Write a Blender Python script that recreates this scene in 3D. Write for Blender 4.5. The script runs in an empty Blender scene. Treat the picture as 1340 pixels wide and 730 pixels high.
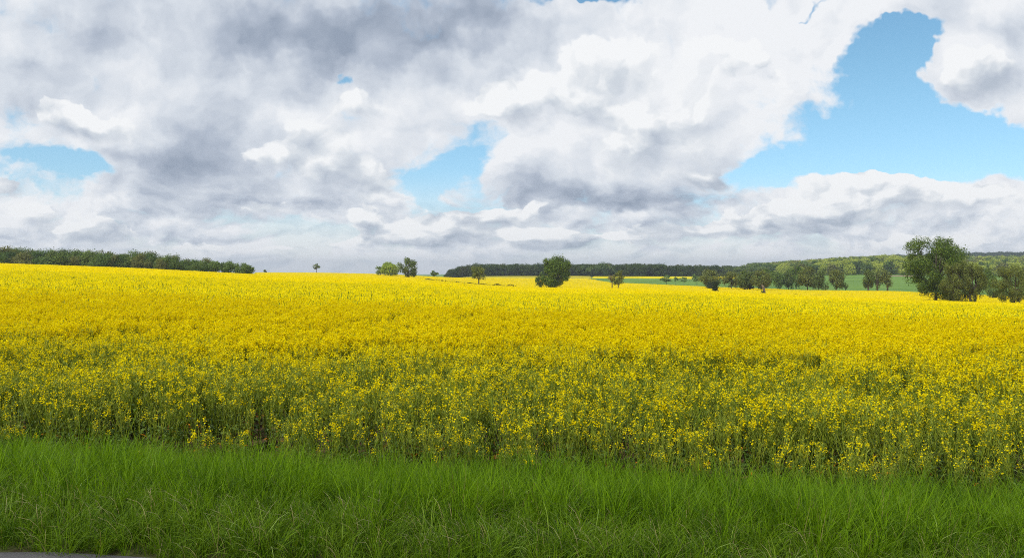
import bpy, math, os
import numpy as np
from mathutils import Vector, Euler

SC = bpy.context.scene
R = math.radians

# ---------------------------------------------------------------- camera
F = 1032.0            # focal length in photo pixels (1340 wide)
HOR = 350.0           # photo row of the true horizon
EYE = 1.7
cam_d = bpy.data.cameras.new('camera')
cam = bpy.data.objects.new('camera', cam_d)
SC.collection.objects.link(cam)
cam.location = (0, 0, EYE)
cam.rotation_euler = (R(90) - math.atan((365 - HOR) / F), 0, 0)
cam_d.sensor_width = 36
cam_d.lens = 36 * F / 1340
cam_d.clip_start = 0.1
cam_d.clip_end = 30000
SC.camera = cam

# ---------------------------------------------------------------- view
SC.view_settings.view_transform = 'Standard'
SC.view_settings.look = 'None'
SC.view_settings.exposure = 0.1
SC.view_settings.gamma = 1.0
SC.view_settings.use_curve_mapping = False
SC.cycles.filter_width = 1.0
SC.cycles.use_denoising = False
SC.cycles.max_bounces = 8
SC.cycles.diffuse_bounces = 4

# ---------------------------------------------------------------- sun
SUN_EL, SUN_AZ = 52.0, 222.0        # azimuth clockwise from +Y : behind the camera, to the left
sdir = Vector((math.sin(R(SUN_AZ)) * math.cos(R(SUN_EL)), math.cos(R(SUN_AZ)) * math.cos(R(SUN_EL)), math.sin(R(SUN_EL))))
sl = bpy.data.lights.new('sun', 'SUN')
sl.energy = 3.0
sl.angle = R(0.55)
sl.color = (1.0, 0.95, 0.86)
so = bpy.data.objects.new('sun', sl)
so.rotation_euler = sdir.to_track_quat('Z', 'Y').to_euler()
so.location = (0, 0, 900)
SC.collection.objects.link(so)

# ---------------------------------------------------------------- node helper
class NT:
    def __init__(s, tree): s.t = tree; s.n = tree.nodes; s.l = tree.links
    def new(s, typ, **kw):
        n = s.n.new(typ)
        for k, v in kw.items(): setattr(n, k, v)
        return n
    def put(s, sock, v):
        if v is None: return
        if isinstance(v, bpy.types.NodeSocket): s.l.new(v, sock)
        else: sock.default_value = v
    def m(s, op, a, b=None, c=None, clamp=False):
        n = s.new('ShaderNodeMath', operation=op, use_clamp=clamp)
        for i, v in enumerate((a, b, c)): s.put(n.inputs[i], v)
        return n.outputs[0]
    def v(s, op, a, b=None, c=None):
        n = s.new('ShaderNodeVectorMath', operation=op)
        for i, x in enumerate((a, b, c)):
            if x is not None: s.put(n.inputs[i], x)
        return n.outputs['Value'] if op in ('DOT_PRODUCT', 'LENGTH') else n.outputs[0]
    def comb(s, x, y, z=0.0):
        n = s.new('ShaderNodeCombineXYZ')
        for i, v in enumerate((x, y, z)): s.put(n.inputs[i], v)
        return n.outputs[0]
    def sep(s, v):
        n = s.new('ShaderNodeSeparateXYZ'); s.l.new(v, n.inputs[0]); return n.outputs
    def noise(s, vec, scale, detail=4, rough=0.5, dist=0.0, color=False, dims='3D'):
        n = s.new('ShaderNodeTexNoise', noise_dimensions=dims)
        if vec is not None: s.l.new(vec, n.inputs['Vector'])
        n.inputs['Scale'].default_value = scale; n.inputs['Detail'].default_value = detail
        n.inputs['Roughness'].default_value = rough; n.inputs['Distortion'].default_value = dist
        return n.outputs['Color' if color else 0]
    def ramp(s, fac, stops, interp='LINEAR'):
        n = s.new('ShaderNodeValToRGB'); s.put(n.inputs[0], fac)
        e = n.color_ramp.elements; n.color_ramp.interpolation = interp
        while len(e) < len(stops): e.new(0.5)
        for k, (p, c) in enumerate(stops):
            e[k].position = p; e[k].color = (*c, 1) if len(c) == 3 else c
        return n.outputs[0]
    def mix(s, fac, a, b):
        n = s.new('ShaderNodeMix', data_type='RGBA')
        s.put(n.inputs[0], fac)
        s.put(n.inputs[6], (*a, 1) if isinstance(a, tuple) and len(a) == 3 else a)
        s.put(n.inputs[7], (*b, 1) if isinstance(b, tuple) and len(b) == 3 else b)
        return n.outputs[2]
    def sstep(s, x, lo, hi):
        n = s.new('ShaderNodeMapRange', interpolation_type='SMOOTHSTEP')
        s.put(n.inputs[0], x); n.inputs[1].default_value = lo; n.inputs[2].default_value = hi
        n.inputs[3].default_value = 0; n.inputs[4].default_value = 1
        return n.outputs[0]

# ---------------------------------------------------------------- world: Nishita sky + procedural clouds
def build_world():
    w = bpy.data.worlds.new('World'); SC.world = w; w.use_nodes = True
    t = NT(w.node_tree); t.n.clear()
    sky = t.new('ShaderNodeTexSky', sky_type='NISHITA', sun_disc=False)
    sky.sun_elevation = R(SUN_EL); sky.sun_rotation = R(SUN_AZ); sky.air_density = 1.0; sky.dust_density = 0.6; sky.ozone_density = 2.0
    hs = t.new('ShaderNodeHueSaturation'); t.l.new(sky.outputs[0], hs.inputs['Color'])
    hs.inputs['Hue'].default_value = 0.492; hs.inputs['Saturation'].default_value = 1.12
    dz = t.sep(t.new('ShaderNodeTexCoord').outputs['Generated'])[2]
    bg1 = t.new('ShaderNodeBackground'); t.l.new(t.v('MULTIPLY', hs.outputs[0], t.mix(t.sstep(dz, 0.0, 0.25), (0.85, 1.02, 1.22), (1.0, 1.12, 1.08))), bg1.inputs[0]); bg1.inputs[1].default_value = SKY_STRENGTH
    d = t.new('ShaderNodeTexCoord').outputs['Generated']
    dx, dy, dz = t.sep(d)
    yy = t.m('MAXIMUM', t.m('ABSOLUTE', dy), 0.15)
    u = t.m('DIVIDE', dx, yy); wv = t.m('DIVIDE', dz, yy)
    wc = t.m('MAXIMUM', wv, -0.03)
    ws = t.m('ADD', wc, 0.19)
    p = t.comb(t.m('MULTIPLY', u, 3.2), t.m('MULTIPLY', t.m('LOGARITHM', ws, math.e), 1.55), 0)
    # turbulent warp so that the placed masses get torn edges
    wn = t.v('SUBTRACT', t.noise(p, 1.5, 5, 0.62, color=True, dims='2D'), (0.5, 0.5, 0.5))
    amp = t.m('MULTIPLY_ADD', wc, 0.35, 0.05)
    uw = t.v('ADD', t.comb(u, wv, 0.0), t.v('MULTIPLY', wn, t.comb(t.m('MULTIPLY', amp, 1.7), t.m('MULTIPLY', amp, 1.2), 0.0)))
    uw2 = t.v('ADD', t.comb(u, wv, 0.0), t.v('MULTIPLY', wn, t.comb(t.m('MULTIPLY', amp, 0.9), t.m('MULTIPLY', amp, 0.55), 0.0)))
    def blobs(lst):
        acc = None
        for (x, y, a, b, k) in lst:          # photo pixels: centre, radii ; strength
            cu, cw = (x - 670) / F, (HOR - y) / F
            ia, ib = F / a, F / b
            q = t.v('MULTIPLY_ADD', uw, (ia, ib, 0), (-cu * ia, -cw * ib, 0))
            e = t.m('POWER', math.e, t.m('MULTIPLY', t.v('DOT_PRODUCT', q, q), -1.0))
            acc = t.m('MULTIPLY', e, k) if acc is None else t.m('MULTIPLY_ADD', e, k, acc)
        return acc
    holes = blobs([(1205, 130, 52, 85, -1.1), (1150, 150, 50, 45, -1.0), (1095, 195, 75, 30, -1.1), (1010, 225, 60, 22, -1.0), (1180, 205, 60, 30, -0.9),
                   (1270, 195, 90, 22, -1.1), (1205, 62, 40, 26, -0.8), (578, 234, 38, 36, -1.2), (600, 265, 60, 10, -0.4), (50, 215, 62, 13, -0.9), (110, 234, 60, 11, -0.8),
                   (765, 2, 60, 10, -1.1), (905, 5, 70, 26, 1.1), (980, 15, 60, 30, 1.0), (1120, 25, 60, 28, .9), (1260, 2, 130, 26, 1.0), (690, 190, 60, 60, .5), (456, 114, 26, 8, -0.8), (1040, 3, 26, 7, -0.7), (380, 268, 110, 20, 0.6),
                   (1256, 108, 96, 50, 1.7), (1168, 92, 40, 40, -1.2), (1185, 60, 30, 26, -.8), (1120, 150, 40, 40, -.5), (140, 50, 60, 40, .6), (880, 30, 60, 60, .4), (1340, 80, 80, 60, 0.7), (985, 75, 110, 90, 0.5), (1120, 232, 95, 22, 0.6), (1280, 255, 95, 28, 0.6),
                   (290, 120, 280, 110, 0.5), (760, 150, 120, 90, 0.4)])
    grays = blobs([(510, 52, 190, 60, 1.2), (350, 40, 120, 45, 0.5), (650, 30, 80, 40, 0.5), (250, 215, 110, 48, 0.62), (360, 272, 110, 24, 0.7), (770, 258, 130, 20, 0.9),
                   (700, 235, 120, 24, 0.4), (120, 60, 180, 80, 0.36), (60, 160, 90, 50, 0.2), (470, 225, 70, 26, 0.35), (880, 262, 110, 16, 0.55), (1290, 135, 80, 26, 0.35), (1050, 165, 50, 20, 0.25),
                   (600, 310, 500, 16, 0.30), (1050, 300, 260, 16, 0.28), (150, 300, 160, 18, 0.22), (300, 180, 120, 50, 0.4),
                   (720, 120, 120, 60, -0.3), (1000, 80, 150, 80, -0.3), (420, 150, 50, 30, -0.35), (150, 165, 55, 22, -0.45), (335, 268, 48, 12, -0.75),
                   (15, 240, 22, 14, -0.5), (1150, 222, 70, 14, -0.5), (1255, 245, 70, 14, -0.3), (930, 232, 24, 14, -0.6), (350, 200, 40, 20, -0.5), (640, 200, 30, 40, -0.2)])
    def vor(pp, scale, det):
        vn = t.new('ShaderNodeTexVoronoi', voronoi_dimensions='2D', feature='F1'); t.l.new(pp, vn.inputs['Vector'])
        vn.inputs['Scale'].default_value = scale; vn.inputs['Detail'].default_value = det; vn.inputs['Roughness'].default_value = 0.5
        return t.m('SUBTRACT', 0.5, vn.outputs['Distance'])
    pw = t.v('ADD', p, t.v('MULTIPLY', wn, (0.30, 0.30, 0)))
    off = (-0.05, 0.09, 0)
    pw2 = t.v('ADD', pw, off)
    f1 = t.noise(pw, 1.5, 8, 0.55, dims='2D')
    f1s = t.noise(pw, 1.5, 2.5, 0.5, dims='2D')
    f2s = t.noise(pw2, 1.5, 2.5, 0.5, dims='2D')
    v1 = vor(pw, 3.2, 3); v2 = vor(pw2, 3.2, 3)
    A = t.m('MULTIPLY_ADD', t.m('SUBTRACT', f1, 0.5), 1.7, 0.50)
    A = t.m('MULTIPLY_ADD', t.m('SUBTRACT', t.noise(pw, 6.0, 6, 0.6, dims='2D'), 0.5), 0.55, t.m('MULTIPLY_ADD', v1, 0.35, A))
    A = t.m('ADD', A, holes)
    alpha = t.sstep(A, -0.12, 0.42)
    low2 = t.m('SUBTRACT', 1.0, t.sstep(wc, 0.05, 0.15))
    nf1 = t.noise(pw, 5.0, 5, 0.55, dims='2D'); nf2 = t.noise(t.v('ADD', pw, (-0.02, 0.045, 0)), 5.0, 3, 0.5, dims='2D')
    nfr = t.m('MULTIPLY', t.m('SUBTRACT', nf1, nf2), low2)
    lowmix = t.m('SUBTRACT', 1.0, t.sstep(wc, 0.01, 0.13))
    alpha = t.m('MAXIMUM', alpha, t.m('MULTIPLY', lowmix, 0.85))
    rs = t.m('SUBTRACT', f1s, f2s); rv = t.m('SUBTRACT', v1, v2)
    T = t.m('MULTIPLY_ADD', rs, 0.9, 0.86)
    T = t.m('MULTIPLY_ADD', nfr, 1.25, t.m('MULTIPLY_ADD', rv, 0.38, T))
    T = t.m('MULTIPLY_ADD', t.m('SUBTRACT', f1, 0.5), -0.50, T)
    T = t.m('SUBTRACT', T, t.m('MULTIPLY', grays, 0.66))
    T = t.m('MULTIPLY_ADD', lowmix, 0.05, T)
    rim = t.m('SUBTRACT', 1.0, t.sstep(A, 0.05, 0.5))
    T = t.m('MULTIPLY_ADD', rim, 0.10, T)
    col = t.ramp(T, [(0.0, (0.30, 0.36, 0.46)), (0.35, (0.46, 0.52, 0.62)), (0.7, (0.69, 0.74, 0.81)), (1.0, (0.89, 0.91, 0.94))])
    # nearer heaps of cumulus in front: white crest, grey base, each with its own torn outline
    heaps = [(335, 274, 62, 19, 1.0), (140, 168, 80, 28, .8), (70, 150, 34, 30, .8), (452, 150, 62, 40, .85), (345, 205, 44, 24, .58), (430, 215, 62, 38, .8), (505, 240, 44, 26, .75),
             (1125, 240, 100, 26, 1.0), (1290, 256, 90, 26, 1.0), (10, 250, 42, 26, 1.0), (930, 236, 30, 16, .9), (485, 290, 38, 24, .9), (655, 284, 70, 22, .9), (560, 300, 50, 18, .85),
             (1010, 292, 110, 20, .95), (905, 308, 80, 16, .9), (140, 308, 70, 15, .9), (700, 312, 70, 14, .85), (520, 318, 80, 12, .85), (1110, 278, 90, 20, .85), (60, 285, 60, 16, .8), (240, 325, 70, 10, .7), (760, 318, 90, 12, .8), (1210, 318, 80, 12, .8), (400, 330, 80, 9, .7),
             (1290, 112, 84, 50, .8), (1000, 120, 120, 80, .6), (760, 130, 110, 60, .62), (870, 60, 100, 50, .6), (640, 150, 70, 40, .6), (200, 50, 80, 40, .55), (850, 200, 90, 50, .55)]
    accB = accG = None
    for (x, y, a, b, k) in heaps:
        cu, cw, ia, ib = (x - 670) / F, (HOR - y) / F, F / a, F / b
        q = t.v('MULTIPLY_ADD', uw2, (ia, ib, 0), (-cu * ia, -cw * ib, 0))
        e = t.m('POWER', math.e, t.m('MULTIPLY', t.v('DOT_PRODUCT', q, q), -1.0))
        g = t.v('DOT_PRODUCT', q, (-0.35, 1.0, 0))
        accG = t.m('MULTIPLY', e, g) if accG is None else t.m('MULTIPLY_ADD', e, g, accG)
        accB = t.m('MULTIPLY', e, k) if accB is None else t.m('MULTIPLY_ADD', e, k, accB)
    B = t.m('MULTIPLY_ADD', t.m('SUBTRACT', f1, 0.5), 0.9, t.m('MULTIPLY_ADD', v1, 0.45, t.m('SUBTRACT', accB, 0.33)))
    B = t.m('MULTIPLY_ADD', t.m('MULTIPLY', t.m('SUBTRACT', nf1, 0.5), low2), 1.1, B)
    topness = t.sstep(accG, -0.35, 0.25)
    aw = t.m('MULTIPLY_ADD', topness, -0.38, 0.46)
    a2 = t.m('DIVIDE', B, aw, clamp=True)
    a2 = t.sstep(a2, 0.0, 1.0)
    T2 = t.m('MULTIPLY_ADD', topness, 0.46, 0.54)
    T2 = t.m('SUBTRACT', t.m('MULTIPLY_ADD', rv, 0.8, t.m('MULTIPLY_ADD', rs, 1.0, T2)), t.m('MULTIPLY', grays, 0.25))
    T2 = t.m('MULTIPLY_ADD', nfr, 1.5, t.m('MULTIPLY_ADD', low2, 0.08, T2))
    T2 = t.m('MULTIPLY_ADD', B, -0.12, T2)
    col2 = t.ramp(T2, [(0.0, (0.36, 0.43, 0.52)), (0.35, (0.50, 0.56, 0.65)), (0.7, (0.68, 0.73, 0.79)), (1.0, (0.93, 0.945, 0.96))])
    col = t.mix(a2, col, col2)
    alpha = t.m('MAXIMUM', alpha, a2)
    bg2 = t.new('ShaderNodeBackground'); t.l.new(col, bg2.inputs[0]); bg2.inputs[1].default_value = CLOUD_STRENGTH
    mx = t.new('ShaderNodeMixShader'); t.l.new(alpha, mx.inputs[0]); t.l.new(bg1.outputs[0], mx.inputs[1]); t.l.new(bg2.outputs[0], mx.inputs[2])
    out = t.new('ShaderNodeOutputWorld'); t.l.new(mx.outputs[0], out.inputs[0])
SKY_STRENGTH = 0.125
CLOUD_STRENGTH = 0.93
build_world()
HAZE_DENSITY = 0.00014
SC.world.cycles.sampling_method = 'MANUAL'
SC.world.cycles.sample_map_resolution = 256

# ================================================================ helpers
def rng(seed): return np.random.default_rng(seed)

def mesh_from(name, verts, faces, mats, midx=None, smooth=False):
    """verts (n,3) array, faces = array (m,k) or list of arrays of different k; mats list; midx per face"""
    me = bpy.data.meshes.new(name)
    if isinstance(faces, np.ndarray): faces = [faces]
    loops = np.concatenate([f.reshape(-1) for f in faces]).astype(np.int32)
    sizes = np.concatenate([np.full(len(f), f.shape[1]) for f in faces]).astype(np.int32)
    starts = np.concatenate([[0], np.cumsum(sizes)[:-1]]).astype(np.int32)
    me.vertices.add(len(verts)); me.vertices.foreach_set('co', np.asarray(verts, dtype=np.float32).reshape(-1))
    me.loops.add(len(loops)); me.loops.foreach_set('vertex_index', loops)
    me.polygons.add(len(sizes)); me.polygons.foreach_set('loop_start', starts)
    for m in mats: me.materials.append(m)
    if midx is not None: me.polygons.foreach_set('material_index', np.asarray(midx, dtype=np.int32))
    me.polygons.foreach_set('use_smooth', np.full(len(sizes), smooth))
    me.update(calc_edges=True)
    me.validate()
    return me

def link(name, data, parent=None, loc=(0, 0, 0)):
    o = bpy.data.objects.new(name, data); SC.collection.objects.link(o)
    o.location = loc
    if parent is not None: o.parent = parent
    return o

def tag(o, label=None, cat=None, group=None, kind=None):
    if label: o['label'] = label
    if cat: o['category'] = cat
    if group: o['group'] = group
    if kind: o['kind'] = kind
    return o

# ================================================================ materials
def mat(name, build):
    m = bpy.data.materials.new(name); m.use_nodes = True
    t = NT(m.node_tree); t.n.clear()
    sh = build(t)
    out = t.new('ShaderNodeOutputMaterial'); t.l.new(sh, out.inputs[0])
    return m

def leafy(name, c1, c2, trans=0.35, rough=0.6, gloss=0.12, scale=0.6, inst=True, transcol=(1.25, 1.2, 0.6)):
    """two-sided plant matter: diffuse + translucent + a weak sheen; colour varies from plant to plant and over space"""
    def b(t):
        pos = t.new('ShaderNodeNewGeometry').outputs['Position']
        f = t.noise(pos, scale, 3, 0.6)
        if inst:
            oi = t.new('ShaderNodeObjectInfo').outputs['Random']
            f = t.m('MULTIPLY_ADD', t.m('SUBTRACT', oi, 0.5), 0.55, f)
        rp = t.new('ShaderNodeNewGeometry').outputs['Random Per Island']
        f = t.m('MULTIPLY_ADD', t.m('SUBTRACT', rp, 0.5), 0.9, f)
        c = t.ramp(f, [(0.25, c1), (0.75, c2)])
        di = t.new('ShaderNodeBsdfDiffuse'); t.l.new(c, di.inputs[0])
        tr = t.new('ShaderNodeBsdfTranslucent'); t.l.new(t.v('MULTIPLY', c, transcol), tr.inputs[0])
        mx = t.new('ShaderNodeMixShader'); mx.inputs[0].default_value = trans
        t.l.new(di.outputs[0], mx.inputs[1]); t.l.new(tr.outputs[0], mx.inputs[2])
        if gloss <= 0: return mx.outputs[0]
        gl = t.new('ShaderNodeBsdfGlossy'); gl.inputs['Roughness'].default_value = rough; gl.inputs[0].default_value = (1, 1, 1, 1)
        fr = t.new('ShaderNodeFresnel'); fr.inputs[0].default_value = 1.4
        m2 = t.new('ShaderNodeMixShader'); t.l.new(t.m('MULTIPLY', fr.outputs[0], gloss), m2.inputs[0])
        t.l.new(mx.outputs[0], m2.inputs[1]); t.l.new(gl.outputs[0], m2.inputs[2])
        return m2.outputs[0]
    return mat(name, b)

def plain(name, c1, c2, scale, rough=0.9, bump=0.0, detail=6, c3=None):
    def b(t):
        pos = t.new('ShaderNodeNewGeometry').outputs['Position']
        f = t.noise(pos, scale, detail, 0.65)
        c = t.ramp(f, [(0.3, c1), (0.7, c2)] if c3 is None else [(0.3, c1), (0.5, c3), (0.7, c2)])
        p = t.new('ShaderNodeBsdfPrincipled'); t.l.new(c, p.inputs['Base Color']); p.inputs['Roughness'].default_value = rough
        p.inputs['Specular IOR Level'].default_value = 0.2
        if bump:
            bn = t.new('ShaderNodeBump'); bn.inputs['Strength'].default_value = bump; t.l.new(f, bn.inputs['Height'])
            t.l.new(bn.outputs[0], p.inputs['Normal'])
        return p.outputs[0]
    return mat(name, b)

M = {}
M['petal'] = leafy('rapeseed_petal', (0.81, 0.67, 0.003), (0.90, 0.785, 0.008), trans=0.40, gloss=0, scale=0.5, transcol=(1.0, 1.0, 0.6))
M['bud'] = leafy('rapeseed_bud', (0.35, 0.36, 0.03), (0.5, 0.46, 0.03), trans=0.3, gloss=0)
M['stem'] = leafy('rapeseed_stem', (0.15, 0.21, 0.014), (0.29, 0.34, 0.035), trans=0.2, gloss=0.04)
M['leaf'] = leafy('rapeseed_leaf', (0.06, 0.12, 0.008), (0.13, 0.21, 0.018), trans=0.35, gloss=0.05)
M['withered'] = leafy('withered_leaf', (0.60, 0.22, 0.03), (0.85, 0.38, 0.05), trans=0.3, gloss=0.0)
M['grass_tall'] = leafy('tall_grass_blade', (0.038, 0.098, 0.002), (0.168, 0.30, 0.009), trans=0.42, rough=0.45, gloss=0.02, scale=0.9)
M['grass_low'] = leafy('low_grass_blade', (0.035, 0.085, 0.002), (0.140, 0.24, 0.010), trans=0.38, rough=0.5, gloss=0.02, scale=1.2)
M['grass_stray'] = leafy('stray_grass_blade', (0.12, 0.24, 0.012), (0.26, 0.38, 0.05), trans=0.38, rough=0.45, gloss=0.07, scale=0.9)
M['straw'] = leafy('dry_grass_blade', (0.22, 0.18, 0.07), (0.36, 0.31, 0.13), trans=0.3, gloss=0.08)
M['bark'] = plain('tree_bark', (0.045, 0.035, 0.026), (0.12, 0.10, 0.075), 3.0, bump=0.4)
M['dead_wood'] = plain('dead_wood', (0.10, 0.07, 0.05), (0.24, 0.18, 0.13), 2.0, bump=0.4)
M['ivy'] = leafy('ivy_leaves', (0.012, 0.026, 0.010), (0.030, 0.05, 0.018), trans=0.2, gloss=0.1)

def crown_mat(name, c1, c2, trans=0.3):
    return leafy(name, c1, c2, trans=trans, gloss=0.06, scale=0.35, inst=False, transcol=(1.2, 1.2, 0.5))
M['oak'] = crown_mat('oak_foliage', (0.055, 0.100, 0.016), (0.155, 0.225, 0.040))
M['olive'] = crown_mat('budding_foliage', (0.095, 0.120, 0.028), (0.210, 0.240, 0.058))
M['fresh'] = crown_mat('fresh_foliage', (0.20, 0.28, 0.035), (0.38, 0.48, 0.07), 0.4)  # sunlit look of one tree, painted into its leaf colour
M['pale'] = crown_mat('pale_foliage', (0.10, 0.16, 0.045), (0.20, 0.28, 0.08), 0.4)
M['grey_green'] = crown_mat('grey_green_foliage', (0.070, 0.110, 0.026), (0.165, 0.215, 0.055))
M['blossom'] = crown_mat('pale_brown_foliage', (0.14, 0.13, 0.06), (0.26, 0.22, 0.11))

# ================================================================ terrain
# columns are directions (photo column of the view), each with distance -> photo row of the crop top there
COLS = [-200, 0, 170, 335, 420, 500, 560, 625, 700, 770, 850, 950, 1050, 1150, 1250, 1340, 1540]
PROF = {
 -200: [(210, 340), (300, 344), (350, 347), (600, 355), (1000, 358), (2500, 357)],
 0: [(220, 345), (300, 350), (350, 352), (600, 357), (1000, 358), (2500, 357)],
 170: [(230, 351), (300, 354.5), (400, 357), (600, 358), (1000, 359), (2500, 357)],
 335: [(250, 359.5), (300, 360.5), (420, 360), (550, 356.3), (700, 361), (1200, 363), (2500, 361)],
 420: [(280, 362), (400, 360.6), (550, 356.6), (700, 361), (1200, 363), (2500, 361)],
 500: [(300, 363.5), (430, 361.5), (560, 358.3), (700, 362), (1200, 363), (2500, 361)],
 560: [(320, 366.5), (450, 364), (600, 361.5), (850, 367), (1200, 367), (2500, 361)],
 625: [(320, 373), (450, 370), (600, 365), (850, 360.5), (1200, 359), (2500, 357)],
 700: [(320, 376.5), (400, 374.5), (600, 367), (850, 360.5), (1200, 359), (2500, 357)],
 770: [(315, 377), (400, 374.5), (600, 368), (850, 360.5), (1200, 359), (2500, 356)],
 850: [(310, 378), (400, 375), (600, 368), (850, 361), (1200, 358), (2500, 354)],
 950: [(300, 382), (400, 378), (600, 371), (850, 361), (1200, 356), (2500, 352)],
 1050: [(280, 386.5), (370, 380), (480, 375), (700, 362), (1100, 351), (1500, 350), (2500, 351)],
 1150: [(235, 391), (345, 381), (450, 375), (700, 358.5), (1100, 344), (1500, 343), (2000, 341), (2500, 342)],
 1250: [(195, 395), (300, 388), (450, 375), (700, 360), (1100, 347), (1500, 343), (2000, 337), (2500, 338)],
 1340: [(185, 398), (300, 388), (450, 376), (700, 361), (1100, 347), (1500, 342), (2000, 336), (2500, 337)],
 1540: [(175, 402), (300, 390), (450, 376), (700, 361), (1100, 346), (1500, 341), (2000, 336), (2500, 337)],
}
CROP_H = 0.9
LD = np.linspace(math.log(12), math.log(9000), 260)     # log-distance rows
UG = np.linspace(-200, 1540, 200)
def _table():
    rows = np.exp(LD)
    T = np.zeros((len(COLS), len(rows)))
    for i, c in enumerate(COLS):
        pr = PROF[c]
        D = [12] + [p[0] for p in pr] + [6000, 9000]
        Z = [EYE - (0.4 - CROP_H + EYE)] + [EYE - (p[1] - HOR) / F * p[0] for p in pr]
        z25 = Z[-1]
        Z += [EYE - 9.0 / F * 6000, EYE - 9.0 / F * 9000]
        T[i] = np.interp(rows, D, Z)
    G = np.zeros((len(UG), len(rows)))
    for j in range(len(rows)): G[:, j] = np.interp(UG, COLS, T[:, j])
    k = np.array([1, 4, 6, 4, 1.]) / 16
    for _ in range(5):
        P = np.pad(G, ((2, 2), (0, 0)), 'edge'); G = sum(k[q] * P[q:q + len(UG)] for q in range(5))
    for _ in range(2):
        P = np.pad(G, ((0, 0), (2, 2)), 'edge'); G = sum(k[q] * P[:, q:q + len(rows)] for q in range(5))
    return G - CROP_H
TAB = _table()
def sstep(x, a, b):
    t = np.clip((x - a) / (b - a), 0, 1); return t * t * (3 - 2 * t)
ROADV = 4.18
FIELDV = 6.75
def zg(x, y):
    """ground height"""
    x = np.asarray(x, float); y = np.asarray(y, float)
    D = np.maximum(y, 12.0)
    col = np.clip(670 + F * x / np.maximum(y, 1.0), -199, 1539)
    iu = (col + 200) / 1740 * (len(UG) - 1); il = (np.log(np.minimum(D, 8900)) - LD[0]) / (LD[-1] - LD[0]) * (len(LD) - 1)
    i0 = np.floor(iu).astype(int).clip(0, len(UG) - 2); j0 = np.floor(il).astype(int).clip(0, len(LD) - 2)
    a = iu - i0; b = il - j0
    t = TAB[i0, j0] * (1 - a) * (1 - b) + TAB[i0 + 1, j0] * a * (1 - b) + TAB[i0, j0 + 1] * (1 - a) * b + TAB[i0 + 1, j0 + 1] * a * b
    v = y + 0.17 * x
    near = -0.4 * sstep(v, ROADV + 0.15, FIELDV)
    lo = -0.4 * sstep(v, ROADV + 0.15, FIELDV) + (t + 0.4) * sstep(v, 8, 14)
    lumps = 0.03 * np.sin(x * 1.7 + 1) * np.sin(y * 2.1) * sstep(v, 5, 7) * (1 - sstep(v, 15, 30))
    return np.where(v < 14, lo, t) + lumps
def at(col, D):
    x = (col - 670) / F * D
    return float(x), float(D), float(zg(x, D))

def sinhgrid(lo, hi, n, c):
    s0, s1 = math.asinh(lo / c), math.asinh(hi / c)
    return np.sinh(np.linspace(s0, s1, n)) * c

def grid_faces(nx, ny):
    i, j = np.meshgrid(np.arange(nx - 1), np.arange(ny - 1), indexing='ij')
    a = (i * ny + j).ravel()
    return np.stack([a, a + ny, a + ny + 1, a + 1], 1)

def build_ground():
    xs = sinhgrid(-7000, 7000, 420, 6.0); ys = sinhgrid(-3000, 9000, 420, 6.0)
    X, Y = np.meshgrid(xs, ys, indexing='ij')
    V = np.stack([X, Y, zg(X, Y)], -1).reshape(-1, 3)
    def b(t):
        pos = t.new('ShaderNodeNewGeometry').outputs['Position']
        x, y, z = t.sep(pos)
        v = t.m('MULTIPLY_ADD', x, 0.17, y)
        n = t.noise(pos, 9.0, 8, 0.7); nb = t.noise(pos, 1.3, 4, 0.6); far = t.noise(pos, 0.02, 5, 0.6)
        soil = t.ramp(n, [(0.3, (0.05, 0.032, 0.02)), (0.55, (0.12, 0.075, 0.045)), (0.75, (0.20, 0.135, 0.085))])
        verge = t.ramp(n, [(0.35, (0.035, 0.030, 0.015)), (0.6, (0.06, 0.075, 0.02)), (0.8, (0.14, 0.11, 0.06))])
        meadow = t.ramp(far, [(0.3, (0.085, 0.165, 0.030)), (0.7, (0.15, 0.26, 0.045))])
        k1 = t.sstep(t.m('MULTIPLY_ADD', t.m('SUBTRACT', nb, 0.5), 1.2, v), 6.3, 7.0)
        c = t.mix(k1, verge, soil)
        k2 = t.sstep(v, 150, 170)
        c = t.mix(k2, c, meadow)
        p = t.new('ShaderNodeBsdfPrincipled'); t.l.new(c, p.inputs['Base Color']); p.inputs['Roughness'].default_value = 0.95
        p.inputs['Specular IOR Level'].default_value = 0.1
        bn = t.new('ShaderNodeBump'); bn.inputs['Strength'].default_value = 0.6; bn.inputs['Distance'].default_value = 0.04; t.l.new(n, bn.inputs['Height'])
        t.l.new(bn.outputs[0], p.inputs['Normal'])
        return p.outputs[0]
    o = link('ground', mesh_from('ground', V, grid_faces(len(xs), len(ys)), [mat('ground', b)], smooth=True))
    tag(o, kind='structure')
build_ground()

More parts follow.
